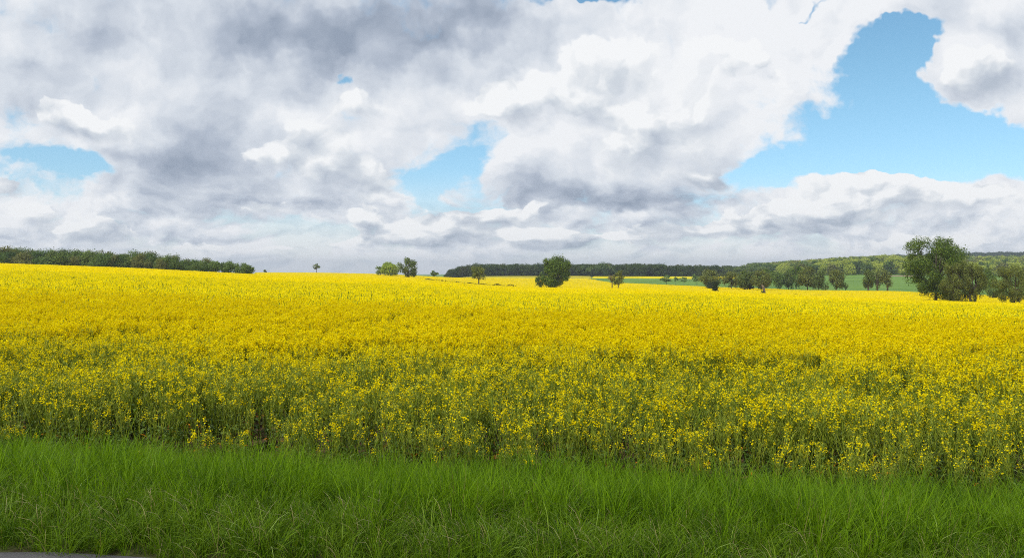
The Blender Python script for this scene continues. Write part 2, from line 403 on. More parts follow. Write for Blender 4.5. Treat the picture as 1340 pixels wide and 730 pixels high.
def build_road():
    n = 160
    xs = sinhgrid(-400, 400, n, 4)
    rg = rng(3)
    edge = ROADV + 0.035 * np.sin(xs * 2.3) + 0.02 * np.sin(xs * 7.1 + 1) + rg.normal(0, 0.008, n)
    rows = [edge - 3.6, edge - 1.0, edge - 0.12, edge - 0.03, edge]
    zz = [0.03, 0.035, 0.03, 0.026, -0.02]
    V = np.stack([np.stack([xs, e - 0.17 * xs, np.full(n, z)], 1) for e, z in zip(rows, zz)], 1).reshape(-1, 3)
    def b(t):
        pos = t.new('ShaderNodeNewGeometry').outputs['Position']
        n1 = t.noise(pos, 180, 3, 0.7); n2 = t.noise(pos, 2.5, 5, 0.6)
        vo = t.new('ShaderNodeTexVoronoi'); t.l.new(pos, vo.inputs['Vector']); vo.inputs['Scale'].default_value = 110
        c = t.ramp(t.m('MULTIPLY_ADD', t.m('SUBTRACT', n2, .5), .5, t.m('MULTIPLY_ADD', vo.outputs['Distance'], 0.35, t.m('MULTIPLY', n1, .6))), [(0.2, (0.03, 0.03, 0.032)), (0.5, (0.07, 0.07, 0.074)), (0.8, (0.13, 0.128, 0.125))])
        p = t.new('ShaderNodeBsdfPrincipled'); t.l.new(c, p.inputs['Base Color']); p.inputs['Roughness'].default_value = 0.85
        bn = t.new('ShaderNodeBump'); bn.inputs['Strength'].default_value = 0.5; bn.inputs['Distance'].default_value = 0.006; t.l.new(vo.outputs['Distance'], bn.inputs['Height'])
        t.l.new(bn.outputs[0], p.inputs['Normal'])
        return p.outputs[0]
    tag(link('road', mesh_from('road', V, grid_faces(n, 5), [mat('asphalt', b)], smooth=True)), kind='structure')
build_road()

# ================================================================ crop sheets (far part of the rape fields)
def d_end(c):
    return np.interp(c, [-200, 0, 300, 334, 338, 560, 640, 770, 800, 860, 975, 1050, 1190, 1340, 1540],
                     [318, 318, 322, 330, 600, 640, 705, 705, 520, 470, 425, 372, 345, 300, 290])
def d_boundary(c):                       # the bank and old tree line that ends the near field
    return np.interp(c, [0, 335, 420, 560, 625, 850, 950, 1050, 1150, 1250, 1340, 1540], [320, 330, 330, 322, 318, 310, 300, 280, 235, 197, 187, 178])

def rape_sheet(name, c0, c1, dn, df, nc, nr, h, label, mt, kind='structure'):
    cols = np.linspace(c0, c1, nc)
    A = np.array([dn(c) for c in cols]); B = np.array([df(c) for c in cols])
    tt = np.linspace(0, 1, nr)
    D = np.exp(np.log(A)[:, None] * (1 - tt) + np.log(B)[:, None] * tt)
    X = (cols[:, None] - 670) / F * D
    Z = zg(X, D) + h
    Z[:, 0] -= h * 0.98; Z[:, -1] -= h; Z[0, :] -= h; Z[-1, :] -= h
    V = np.stack([X, D, Z], -1).reshape(-1, 3)
    o = link(name, mesh_from(name, V, grid_faces(nc, nr), [mt], smooth=True))
    tag(o, label, kind=kind); return o

def canopy_mat(name, yfrac=0.5, ya=(0.81, 0.655, 0.006), gr=(0.16, 0.19, 0.02)):
    def b(t):
        pos = t.new('ShaderNodeNewGeometry').outputs['Position']
        n1 = t.noise(pos, 2.2, 8, 0.75); n2 = t.noise(pos, 0.03, 5, 0.6)
        f = t.m('MULTIPLY_ADD', t.m('SUBTRACT', n2, .5), .5, n1)
        c = t.ramp(f, [(yfrac - 0.14, gr), (yfrac + 0.02, ya), (yfrac + 0.3, (0.90, 0.73, 0.01))])
        p = t.new('ShaderNodeBsdfDiffuse'); t.l.new(c, p.inputs[0])
        bn = t.new('ShaderNodeBump'); bn.inputs['Strength'].default_value = 0.8; bn.inputs['Distance'].default_value = 0.3; t.l.new(n1, bn.inputs['Height'])
        t.l.new(bn.outputs[0], p.inputs['Normal'])
        return p.outputs[0]
    return mat(name, b)
rape_sheet('rapeseed_field', -200, 1540, lambda c: 24.0, d_end, 400, 260, 0.58, None, canopy_mat('rapeseed_understorey', 0.47, gr=(0.16, 0.19, 0.02)))
rape_sheet('far_rapeseed_strip', 775, 985, lambda c: 750.0, lambda c: 835.0, 90, 12, 0.85, None, canopy_mat('rapeseed_far', 0.48, ya=(.62, .52, .01)))
rape_sheet('olive_crop_strip', 575, 774, lambda c: 712.0, lambda c: 840.0, 90, 14, 0.9, None, canopy_mat('ripening_crop', 0.45, ya=(0.30, 0.27, 0.04), gr=(0.14, 0.15, 0.05)))

# ================================================================ instancing of uncountable small plants
HID = []
def source(name, me): 
    o = bpy.data.objects.new(name, me); return o

def scatter(name, pts, eul, scl, idx, variants, label, cat, kind='stuff'):
    """one object whose geometry nodes put one of the variant meshes on each point"""
    coll = bpy.data.collections.new(name + '_sources')
    for k, me in enumerate(variants):
        coll.objects.link(source(f'{name}_source_{k:02d}', me))
    me = bpy.data.meshes.new(name)
    me.vertices.add(len(pts)); me.vertices.foreach_set('co', np.asarray(pts, np.float32).reshape(-1))
    a = me.attributes.new('eul', 'FLOAT_VECTOR', 'POINT'); a.data.foreach_set('vector', np.asarray(eul, np.float32).reshape(-1))
    a = me.attributes.new('scl', 'FLOAT_VECTOR', 'POINT'); a.data.foreach_set('vector', np.asarray(scl, np.float32).reshape(-1))
    a = me.attributes.new('idx', 'INT', 'POINT'); a.data.foreach_set('value', np.asarray(idx, np.int32))
    o = link(name, me)
    g = bpy.data.node_groups.new(name, 'GeometryNodeTree')
    g.interface.new_socket('Geometry', in_out='INPUT', socket_type='NodeSocketGeometry')
    g.interface.new_socket('Geometry', in_out='OUTPUT', socket_type='NodeSocketGeometry')
    N = g.nodes; L = g.links
    i = N.new('NodeGroupInput'); out = N.new('NodeGroupOutput')
    ci = N.new('GeometryNodeCollectionInfo'); ci.inputs['Collection'].default_value = coll
    ci.inputs['Separate Children'].default_value = True; ci.inputs['Reset Children'].default_value = True
    ip = N.new('GeometryNodeInstanceOnPoints'); ip.inputs['Pick Instance'].default_value = True
    def attr(nm, typ):
        n = N.new('GeometryNodeInputNamedAttribute'); n.data_type = typ; n.inputs['Name'].default_value = nm; return n.outputs['Attribute']
    er = N.new('FunctionNodeEulerToRotation'); L.new(attr('eul', 'FLOAT_VECTOR'), er.inputs[0])
    L.new(i.outputs[0], ip.inputs['Points']); L.new(ci.outputs[0], ip.inputs['Instance'])
    L.new(attr('idx', 'INT'), ip.inputs['Instance Index']); L.new(er.outputs[0], ip.inputs['Rotation']); L.new(attr('scl', 'FLOAT_VECTOR'), ip.inputs['Scale'])
    L.new(ip.outputs[0], out.inputs[0])
    mod = o.modifiers.new('scatter', 'NODES'); mod.node_group = g
    tag(o, label, cat, kind=kind)
    return o

class Q:
    """collects quads"""
    def __init__(s): s.V = []; s.n = 0; s.Fc = []; s.M = []
    def quads(s, P, m):                     # P (k,4,3)
        P = np.asarray(P, float).reshape(-1, 4, 3); k = len(P)
        s.V.append(P.reshape(-1, 3)); s.Fc.append(np.arange(k * 4).reshape(k, 4) + s.n); s.n += 4 * k; s.M.append(np.full(k, m))
    def strip(s, pts, w, m, side):          # ribbon through pts (n,3), widths w (n), side vector
        pts = np.asarray(pts); side = np.asarray(side); w = np.asarray(w)[:, None]
        a = pts - side * w / 2; b = pts + side * w / 2; n = len(pts)
        V = np.stack([a, b], 1).reshape(-1, 3); f = np.array([[2 * i, 2 * i + 1, 2 * i + 3, 2 * i + 2] for i in range(n - 1)])
        s.V.append(V); s.Fc.append(f + s.n); s.n += 2 * n; s.M.append(np.full(n - 1, m))
    def tube(s, pts, r, m, k=3):
        pts = np.asarray(pts, float); n = len(pts); r = np.asarray(r, float)
        V = []
        for i in range(n):
            d = pts[min(i + 1, n - 1)] - pts[max(i - 1, 0)]; d = d / (np.linalg.norm(d) + 1e-9)
            ref = np.array([0, 0, 1.]) if abs(d[2]) < 0.9 else np.array([1., 0, 0])
            a = np.cross(d, ref); a /= np.linalg.norm(a); b = np.cross(d, a)
            th = np.arange(k) * 2 * np.pi / k
            V.append(pts[i] + r[i] * (np.cos(th)[:, None] * a + np.sin(th)[:, None] * b))
        V = np.concatenate(V); f = []
        for i in range(n - 1):
            for j in range(k): f.append([i * k + j, i * k + (j + 1) % k, (i + 1) * k + (j + 1) % k, (i + 1) * k + j])
        s.V.append(V); s.Fc.append(np.array(f) + s.n); s.n += n * k; s.M.append(np.full(len(f), m))
    def mesh(s, name, mats, smooth=False):
        return mesh_from(name, np.concatenate(s.V), np.concatenate(s.Fc), mats, np.concatenate(s.M), smooth)

def rand_quads(rg, C, sx, sy, up=0.0, N=None):
    """quads centred on C (k,3), random orientation; up>0 biases normals upward"""
    k = len(C)
    n = rg.normal(size=(k, 3)); n[:, 2] = np.abs(n[:, 2]) + up
    if N is not None: n = rg.normal(size=(k, 3)) * .45 + N
    n /= np.linalg.norm(n, axis=1)[:, None]
    r = rg.normal(size=(k, 3)); a = np.cross(n, r); a /= np.linalg.norm(a, axis=1)[:, None]; b = np.cross(n, a)
    sx = np.broadcast_to(sx, k)[:, None] / 2; sy = np.broadcast_to(sy, k)[:, None] / 2
    j = lambda: rg.uniform(0.75, 1.2, (k, 1))
    return np.stack([C - a * sx * j() - b * sy * 0.5, C + a * sx * 0.3 - b * sy * j(), C + a * sx * j() + b * sy * 0.4, C - a * sx * 0.3 + b * sy * j()], 1)

RM = [M['stem'], M['leaf'], M['petal'], M['bud'], M['withered']]

def rape_plant(seed, H, flow, leafn, fn=(7, 15), pod=(9, 16), fsz=1.0):
    """a rape plant: stem, branches, clasping leaves, green pods below, racemes of four-petalled flowers on top"""
    rg = rng(seed); q = Q()
    lean = rg.normal(0, 0.06, 2)
    def stem(t): return np.array([lean[0] * t * t * H, lean[1] * t * t * H, t * H])
    q.tube([stem(t) for t in (0, .35, .7, .95)], [.006, .005, .0035, .002], 0)
    tips = [(stem(0.78), stem(1.0))]
    nb = rg.integers(5, 9)
    for b in range(nb):
        t0 = rg.uniform(0.30, 0.75); az = rg.uniform(0, 6.28); L = (1.0 - t0) * H * rg.uniform(0.75, 1.1)
        out = rg.uniform(0.25, 0.5)
        base = stem(t0); d = np.array([math.cos(az) * out, math.sin(az) * out, 0])
        p1 = base + d * L * .45 + np.array([0, 0, L * .4]); p2 = base + d * L * .75 + np.array([0, 0, L * rg.uniform(.8, .95)])
        q.tube([base, p1, p2], [.0035, .0028, .0018], 0)
        tips.append((p1 * .5 + p2 * .5, p2))
    for a, b in tips:
        d = b - a; L = np.linalg.norm(d)
        # pods
        for k in range(rg.integers(*pod)):
            t = rg.uniform(-0.6, 0.85); p = a + d * t; az = rg.uniform(0, 6.28); dv = np.array([math.cos(az), math.sin(az), rg.uniform(.5, 1.2)]); dv /= np.linalg.norm(dv)
            e = p + dv * rg.uniform(.03, .06); m_ = (p + e) / 2 + [0, 0, .004]
            q.strip([p, m_, e], [.0025, .004, .0015], 0, [-math.sin(az), math.cos(az), 0])
        if rg.uniform() < flow:
            n = rg.integers(*fn)
            C = b + rg.normal(0, 1, (n, 3)) * [.017, .017, .022] - d / L * .005
            s_ = rg.uniform(.013, .021, n) * fsz
            q.quads(rand_quads(rg, C, s_, s_, .4), 2); q.quads(rand_quads(rg, C, s_ * .9, s_ * .9, .2), 2)
            q.quads(rand_quads(rg, b + d / L * .03 + rg.normal(0, .004, (3, 3)), .009, .009), 3)
        else:
            n = rg.integers(2, 5)
            q.quads(rand_quads(rg, b + rg.normal(0, .010, (n, 3)), .010, .010), 3)
            if rg.uniform() < .4: q.quads(rand_quads(rg, b + rg.normal(0, .010, (2, 3)), .013, .013, .5), 2)
    for k in range(leafn):
        t0 = rg.uniform(0.05, 0.75); az = rg.uniform(0, 6.28); L = rg.uniform(.05, .13) * (1.25 - t0); w = L * rg.uniform(.20, .36)
        base = stem(t0); o = np.array([math.cos(az), math.sin(az), 0]); side = np.array([-math.sin(az), math.cos(az), 0])
        r1 = rg.uniform(.2, .8); r2 = rg.uniform(-.4, .6)
        pts = [base, base + o * L * .35 + [0, 0, L * r1 * .5], base + o * L * .75 + [0, 0, L * (r1 * .5 + r2 * .3)], base + o * L + [0, 0, L * (r1 * .4 + r2 * .3 - .15)]]
        m_ = 4 if (rg.uniform() < .035 and t0 < .45) else 1
        q.strip(pts, [w * .35, w, w * .8, w * .1], m_, side)
    return q.mesh('rapeseed_plant', RM)

def rape_patch(seed, S, plants, tips, fs, H, greens, fh=0.10):
    """a block of crop S x S seen from afar: flower heads on the top, stems below"""
    rg = rng(seed); q = Q()
    P = rg.uniform(-S / 2, S / 2, (plants, 2)); hh = H + rg.normal(0, fh, plants)
    n = plants * tips
    C = np.zeros((n, 3)); own = np.repeat(np.arange(plants), tips)
    C[:, :2] = P[own] + rg.normal(0, .10, (n, 2)); C[:, 2] = hh[own] - np.abs(rg.normal(0, .11, n))
    s_ = rg.uniform(.7, 1.25, n) * fs
    q.quads(rand_quads(rg, C, s_, s_, .5), 2)
    g = np.zeros((greens, 3)); g[:, :2] = rg.uniform(-S / 2, S / 2, (greens, 2)); g[:, 2] = H - rg.uniform(.06, .55, greens)
    a = rg.uniform(0, 6.28, greens); L = rg.uniform(.1, .25, greens)[:, None]; w = (fs * rg.uniform(.25, .45, greens))[:, None]
    sd = np.stack([np.cos(a), np.sin(a), 0 * a], 1); up = np.stack([rg.normal(0, .3, greens), rg.normal(0, .3, greens), np.ones(greens)], 1)
    q.quads(np.stack([g - sd * w, g + sd * w, g + sd * w * .6 + up * L, g - sd * w * .6 + up * L], 1), 0)
    return q.mesh('rapeseed_patch', RM)

def noise2(x, y, seed, scale):
    rg = rng(seed); out = np.zeros_like(x); amp = 1.0
    for o in range(4):
        for _ in range(4):
            th = rg.uniform(0, 6.28); ph = rg.uniform(0, 6.28); k = 6.28 / scale * 2 ** o * rg.uniform(.7, 1.3)
            out += amp * np.sin((x * math.cos(th) + y * math.sin(th)) * k + ph) / 4
        amp *= .6
    return out          # about -1..1

def track_gap(x, y):
    """tramlines: pairs of wheel tracks running up the field"""
    d = np.full_like(x, 9.0)
    for off in (-24, 0, 24, 48, 72):
        for wd in (-0.9, 0.9):
            # line through (-4.4+off, 60) and (-17.., 300): pixel 595 -> 612
            xl = -3.9 + off + wd + (y - 60) * (-0.02)
            d = np.minimum(d, np.abs(x - xl))
    d0 = np.minimum(np.abs(x + 3.0 + .9 + (y - 60) * .02), np.abs(x + 3.0 - .9 + (y - 60) * .02))
    d = np.where(y < 60, np.minimum(np.where(y < 30, 9.0, d), d0), d)
    return np.where(y < 17, 9.0, d)

def build_rape():
    rg = rng(11)
    dense = [rape_plant(100 + k, rg.uniform(.86, 1.0), 1.0, 3, (14, 24), (5, 9), 1.2) for k in range(7)]
    mid = [rape_plant(200 + k, rg.uniform(.8, .95), 0.62, 8, (8, 16), (7, 13), 1.05) for k in range(7)]
    sparse = [rape_plant(300 + k, rg.uniform(.68, .86), 0.20, 16) for k in range(8)]
    V = dense + mid + sparse
    # individual plants, v 6.8 .. 30
    def pts(dens, v0, v1, smax):
        n = int(dens * (2 * smax * v1) * (v1 - v0))
        y = rg.uniform(v0 - 3, v1 + 5, n * 2); x = rg.uniform(-smax * v1, smax * v1, n * 2)
        v = y + .17 * x
        k = (v > v0) & (v < v1) & (np.abs(x) < .80 * y + 1.5) & (y > 3)
        return x[k], y[k], v[k]
    v1 = 34.0
    x, y, v = pts(48, FIELDV, v1, .8)
    nz = noise2(x, y, 5, 3.0); nb = noise2(x, y, 6, 11.0)
    edge = sstep(v, FIELDV, FIELDV + 1.6)
    keep = rg.uniform(size=len(x)) < (0.50 + .5 * edge) * (0.80 + .22 * nz)
    keep &= ~((v < FIELDV + 1.0) & (nz < -.35))
    keep &= track_gap(x, y) > 0.20
    keep &= rg.uniform(size=len(x)) > sstep(v, 22, 34)
    keep &= rg.uniform(size=len(x)) < .82 + .18 * sstep(v, 10, 15)
    x, y, v, nz, nb, edge = (a[keep] for a in (x, y, v, nz, nb, edge))
    f = sstep(v + 2.0 * nb + 1.2 * nz, 9.3, 16.5) + rg.normal(0, .16, len(x))
    typ = np.where(f > .62, 0, np.where(f > .22, 1, 2))
    idx = np.where(typ == 0, rg.integers(0, 7, len(x)), np.where(typ == 1, 7 + rg.integers(0, 7, len(x)), 14 + rg.integers(0, 8, len(x))))
    sc = (0.70 + .27 * edge + .06 * nz) * rg.normal(1, .07, len(x))
    eul = np.stack([rg.normal(0, .06, len(x)), rg.normal(0, .06, len(x)), rg.uniform(0, 6.28, len(x))], 1)
    scatter('rapeseed_plants', np.stack([x, y, zg(x, y)], 1), eul, np.stack([sc * 1.05, sc * 1.05, sc], 1), idx, V,
            'flowering yellow rapeseed plants with green pods behind the grass verge', 'rapeseed crop')
    # 1 m blocks to 90 m
    A = [rape_patch(400 + k, 1.15, 36, 18, .043, .93, 75, fh=.09) for k in range(6)]
    S = 1.0
    gx, gy = np.meshgrid(np.arange(-75, 75, S), np.arange(20, 92, S), indexing='ij'); x = gx.ravel() + rg.uniform(-.3, .3, gx.size); y = gy.ravel() + rg.uniform(-.3, .3, gx.size)
    v = y + .17 * x; k = (v > 20 + 14 * rg.uniform(size=len(v)) ** .7) & (y < 88) & (np.abs(x) < .8 * y) & (track_gap(x, y) > .22)
    x, y = x[k], y[k]; n = len(x); nb = noise2(x, y, 7, 14.0)
    scatter('rapeseed_blocks', np.stack([x, y, zg(x, y) + .03 * nb], 1), np.stack([rg.normal(0, .03, n), rg.normal(0, .03, n), rg.integers(0, 4, n) * 1.5708 + rg.normal(0, .2, n)], 1),
            np.stack([np.ones(n), np.ones(n), 1 + .03 * nb], 1), rg.integers(0, 6, n), A, 'yellow rapeseed in flower across the middle of the field', 'rapeseed crop')
    # 3 m blocks to the end of the field
    B = [rape_patch(500 + k, 3.4, 180, 6, .11, .93, 50, fh=.09) for k in range(6)]
    S = 3.0
    gx, gy = np.meshgrid(np.arange(-420, 300, S), np.arange(86, 660, S), indexing='ij'); x = gx.ravel() + rg.uniform(-.8, .8, gx.size); y = gy.ravel() + rg.uniform(-.8, .8, gx.size)
    col = 670 + F * x / y
    db = d_boundary(col)
    k = (col > -130) & (col < 1470) & (y < d_end(col) - 2) & (y > 87) & ~((np.abs(y - db) < 3) & (col > 548))
    x, y = x[k], y[k]; n = len(x)
    scatter('rapeseed_far_blocks', np.stack([x, y, zg(x, y)], 1), np.stack([rg.normal(0, .012, n), rg.normal(0, .012, n), rg.uniform(0, 6.28, n)], 1),
            np.ones((n, 3)), rg.integers(0, 6, n), B, 'far bright yellow rapeseed running to the trees on the skyline', 'rapeseed crop')
build_rape()

# ================================================================ grass verge
def tuft(seed, n, L0, L1, rad, lean, w0, flat, straw, mats):
    rg = rng(seed); q = Q()
    for k in range(n):
        r = rad * math.sqrt(rg.uniform()); a = rg.uniform(0, 6.28); base = np.array([r * math.cos(a), r * math.sin(a), -.01])
        L = rg.uniform(L0, L1); az = a + rg.normal(0, .9); ln = abs(rg.normal(lean, lean * .5)); bend = rg.uniform(.2, 1.0) * flat
        o = np.array([math.cos(az), math.sin(az), 0]); s_ = np.array([-math.sin(az), math.cos(az), 0])
        tw = rg.uniform(-.9, .9); side = s_ * math.cos(tw) + o * math.sin(tw)
        pts = [base]; th = ln; p = base
        for j in range(5):
            th += bend * .32 * (j / 2.0); p = p + (o * math.sin(th) + np.array([0, 0, math.cos(th)])) * L / 5; pts.append(p)
        w = w0 * rg.uniform(.6, 1.3)
        q.strip(pts, np.array([.8, 1, .95, .75, .5, .08]) * w, 1 if rg.uniform() < straw else 0, side)
    return q.mesh('grass_tuft', mats)

def build_grass():
    rg = rng(21)
    tall = [tuft(600 + k, 26, .20, .54, .055, .15, .0055, .8, .02, [M['grass_tall'], M['straw']]) for k in range(7)]
    stray = [tuft(650 + k, 6, .30, .52, .03, .33, .0062, 1.2, .10, [M['grass_stray'], M['straw']]) for k in range(4)]
    low = [tuft(700 + k, 24, .12, .42, .06, .36, .0055, 1.1, .03, [M['grass_low'], M['straw']]) for k in range(7)]
    n = 17000
    x = rg.uniform(-9, 9, n); v = rg.uniform(ROADV - .03, FIELDV + .55, n); y = v - .17 * x
    nz = noise2(x, y, 31, 1.4); nn = noise2(x, y, 32, .5)
    k = (np.abs(x) < .80 * y + .6) & (rg.uniform(size=n) < (.45 + .55 * sstep(v, ROADV, ROADV + .25)) * (1 - .75 * sstep(v, FIELDV, FIELDV + .5)))
    x, v, y, nz, nn = (a[k] for a in (x, v, y, nz, nn)); n = len(x)
    f = sstep(v + .35 * nz, ROADV + .2, ROADV + 1.9) + rg.normal(0, .25, n)
    idx = np.where(f > .5, rg.integers(0, 7, n), 7 + rg.integers(0, 7, n))
    st = rg.uniform(size=n) < .03; idx = np.where(st, 14 + rg.integers(0, 4, n), idx)
    sc = (.72 + .30 * sstep(v, ROADV + .1, ROADV + 1.6) + .12 * nz + .10 * nn) * rg.normal(1, .1, n) * (1 - .25 * sstep(v, FIELDV, FIELDV + .5))
    sc *= np.where(v < ROADV + .12, .75, 1)
    lx = .16 + .14 * nz + rg.normal(0, .14, n)
    eul = np.stack([rg.normal(0, .12, n) + .08, lx * .7, rg.uniform(-.6, .6, n)], 1)
    # random spin kept small around z; variants are already isotropic, so the common lean reads as wind
    scatter('verge_grass', np.stack([x, y, zg(x, y)], 1), eul, np.stack([sc, sc, sc], 1), idx, tall + low + stray,
            'long green grass on the verge between the asphalt and the rapeseed', 'grass')
build_grass()

# ================================================================ trees
def crown_mesh(seed, W, H, zb, ls, mt, cov=1.0, lumps=None, shape=1.0, lump_r=(.24, .40), name='crown', droop=0.0, hole=0.0, depth=None):
    """leaf-sized quads on many lumps that fill an uneven envelope from zb to H, width W; origin on the ground"""
    rg = rng(seed); R_ = W / 2; hz = (H - zb) / 2; zc = (H + zb) / 2
    nl = lumps or 26
    C = []; rr = []
    while len(C) < nl:
        p = rg.normal(size=3); p /= (np.abs(p) ** 2.2).sum() ** (1 / 2.2); p *= 1 + .08 * math.sin(3 * math.atan2(p[1], p[0]) + seed) + .08 * math.sin(5 * p[2] + seed * 2); r = rg.uniform(.45, 1.0) ** .6
        lr = rg.uniform(*lump_r)
        rad = 1 - lr * .9
        c = p * r * rad
        if shape != 1.0 and c[2] < 0: c[:2] *= (1 + c[2] * (1 - shape))
        C.append(c); rr.append(lr)
    C = np.array(C); rr = np.array(rr)
    sc = np.array([R_, (depth or W) / 2, hz])
    area = sum(4 * math.pi * (r_ * (R_ * 2 + hz) / 3) ** 2 for r_ in rr)
    n = int(cov * 1.25 * area / ls ** 2)
    own = rg.integers(0, nl, n)
    p = rg.normal(size=(n, 3)); p /= np.linalg.norm(p, axis=1)[:, None]
    # leaf clumps: offset along twig directions gives an uneven lump surface
    rad = rr[own] * np.clip(rg.normal(.86, .20, n), .1, 1.35)
    lumpn = 1 + .22 * np.sin(p[:, 0] * 5 + own) * np.sin(p[:, 1] * 6 + own * 2) * np.sin(p[:, 2] * 5 + own * 3)
    X = C[own] + p * (rad * lumpn)[:, None]
    P = X * sc; P[:, 2] += zc
    if droop: P[:, 2] -= droop * H * (np.hypot(X[:, 0], X[:, 1]) ** 2)
    P[:, 2] = np.maximum(P[:, 2], .1 * rg.uniform(.5, 2, n))
    s_ = ls * rg.uniform(.6, 1.35, n)
    q = Q(); q.quads(rand_quads(rg, P, s_, s_ * .8, .15, N=p + C[own] * .35 + [0, 0, .25]), 0)
    return q.mesh(name, [mt]), C * sc + [0, 0, zc], rr * R_

def trunk_mesh(seed, H, zb, r, targets, mt, name='trunk', fork=1, nlimb=12):
    rg = rng(seed); q = Q()
    for f in range(fork):
        off = np.array([0, 0, 0.]) if fork == 1 else np.array([math.cos(f * 6.28 / fork + .4), math.sin(f * 6.28 / fork + .4), 0]) * r * 1.2
        top = np.array([rg.normal(0, .03) * H, rg.normal(0, .03) * H, H * .72]) + off * 3
        pts = [off + [0, 0, -.3], off * 1.1 + [0, 0, zb * .3], off * 1.5 + top * .3 * [1, 1, 0] + [0, 0, zb + .05 * H], top * [.7, .7, 1] * [1, 1, .8], top]
        q.tube(pts, [r * 1.35, r, r * .85, r * .5, r * .15], 0, 7)
    k = rg.permutation(len(targets))[:nlimb]
    for i in k:
        t = targets[i]; z0 = min(zb + rg.uniform(0, .3) * (H - zb), t[2] * .9)
        a = np.array([0, 0, z0]); b = a * .5 + t * .5 + [0, 0, -.04 * H]; 
        q.tube([a, b, t], [r * .5, r * .3, r * .08], 0, 5)
        for _ in range(2):
            e = t + rg.normal(0, 1, 3) * [.09, .09, .07] * H
            q.tube([b * .4 + t * .6, e], [r * .16, r * .03], 0, 4)
    return q.mesh(name, [mt], True)

def tree(name, label, cat, cols, top, base, D, mt, seed, zb=.15, group=None, cov=1.0, lumps=None, shape=1.0, lump_r=(.24, .40), trunk_r=.022, fork=1, depth=None, trunk_mat='bark', ls=None, extra=None, hole=0, sink=0.0):
    """cols = left and right photo column of the crown; top / base = photo rows"""
    cx = (cols[0] + cols[1]) / 2
    x, y, z = at(cx, D)
    z0 = z - sink
    ztop = EYE + (HOR - top) / F * D
    H = ztop - z0
    W = (cols[1] - cols[0]) / F * D
    root = bpy.data.objects.new(name, None); SC.collection.objects.link(root); root.location = (x, y, z0); root.empty_display_size = 1
    tag(root, label, cat, group)
    l = ls or max(.22, .00125 * D)
    cm, targets, _ = crown_mesh(seed, W, H, zb * H, l, M[mt], cov, lumps, shape, lump_r, depth=depth)
    link('crown', cm, root)
    link('trunk', trunk_mesh(seed + 1, H, zb * H + .08 * H, max(trunk_r * H, .12), targets, M[trunk_mat], fork=fork), root)
    return root

G1 = 'lone trees along the old field boundary'
# --- skyline trees on the left and centre
tree('shrub', 'tiny dark round shrub on the skyline just right of the left wood', 'shrub', (344, 350), 351.5, 357.5, 548, 'grey_green', 1001, zb=.2, lumps=8)
tree('round_tree', 'small round-crowned tree alone on the bright yellow skyline', 'tree', (408, 420), 344.5, 357, 545, 'grey_green', 1011, zb=.38, lumps=10, trunk_r=.03)
tree('round_tree', 'small darker green tree at the left foot of the bright sunlit tree', 'tree', (490, 506), 346, 362, 478, 'pale', 1021, zb=.08, lumps=14)
tree('broad_tree', 'bright yellow-green sunlit tree touching the darker tree on its right', 'tree', (496, 526), 340.5, 364, 462, 'fresh', 1031, zb=.0, lumps=26, trunk_r=.02)
tree('airy_tree', 'grey-green tree with ragged airy top right of the bright sunlit tree', 'tree', (518, 548), 335.5, 365.5, 430, 'grey_green', 1045, zb=.0, lumps=40, cov=.8, lump_r=(.20, .30), fork=2)
tree('low_tree', 'small low dome-shaped dark tree on the skyline beside the far wood', 'tree', (561, 577), 354, 365, 560, 'oak', 1051, zb=.22, lumps=12, shape=.6)
tree('pollard_tree', 'slim olive tree with oval crown on a bare trunk before the far wood', 'tree', (615, 638), 345.5, 374, 318, 'olive', 1061, zb=.22, lumps=18, cov=.7, trunk_r=.03, group=G1)
# --- the main oak and its neighbours
tree('oak_tree', 'big dark green oak standing alone mid-field with crown down to the crop', 'tree', (703, 749), 331, 377, 320, 'oak', 1071, zb=.0, lumps=60, lump_r=(.17, .30), cov=1.1, group=G1)
tree('bush', 'low dark bush tucked against the left side of the lone oak', 'bush', (699, 716), 355, 376.5, 321, 'oak', 1081, zb=.06, lumps=16, group=G1)
tree('pale_tree', 'pale brownish small tree leaning on the left of the small dark tree', 'tree', (795, 807), 355.5, 375, 322, 'blossom', 1091, zb=.38, lumps=10, trunk_r=.03, cov=.8, group=G1)
tree('umbrella_tree', 'small drooping brown-green tree right of the lone oak by the green meadow', 'tree', (800, 818), 354.5, 377, 314, 'olive', 1101, zb=.2, lumps=18, trunk_r=.026, group=G1)
# --- small trees on the meadow
G2 = 'small pale trees on the green meadow'
tree('meadow_tree', 'largest of the small pale green trees at the meadow edge', 'tree', (863, 881), 359.5, 371.5, 520, 'pale', 1111, zb=.25, lumps=12, group=G2)
tree('meadow_tree', 'smallest pale tree on the meadow, second from the left', 'tree', (880, 889), 361.5, 371, 545, 'pale', 1121, zb=.3, lumps=8, group=G2)
tree('meadow_tree', 'round pale meadow tree third from the left', 'tree', (889, 901), 361, 371, 545, 'pale', 1131, zb=.25, lumps=9, group=G2)
tree('meadow_tree', 'pale broad meadow tree nearest the dark tree row', 'tree', (903, 921), 357.5, 371.5, 520, 'pale', 1141, zb=.25, lumps=12, cov=.8, group=G2)
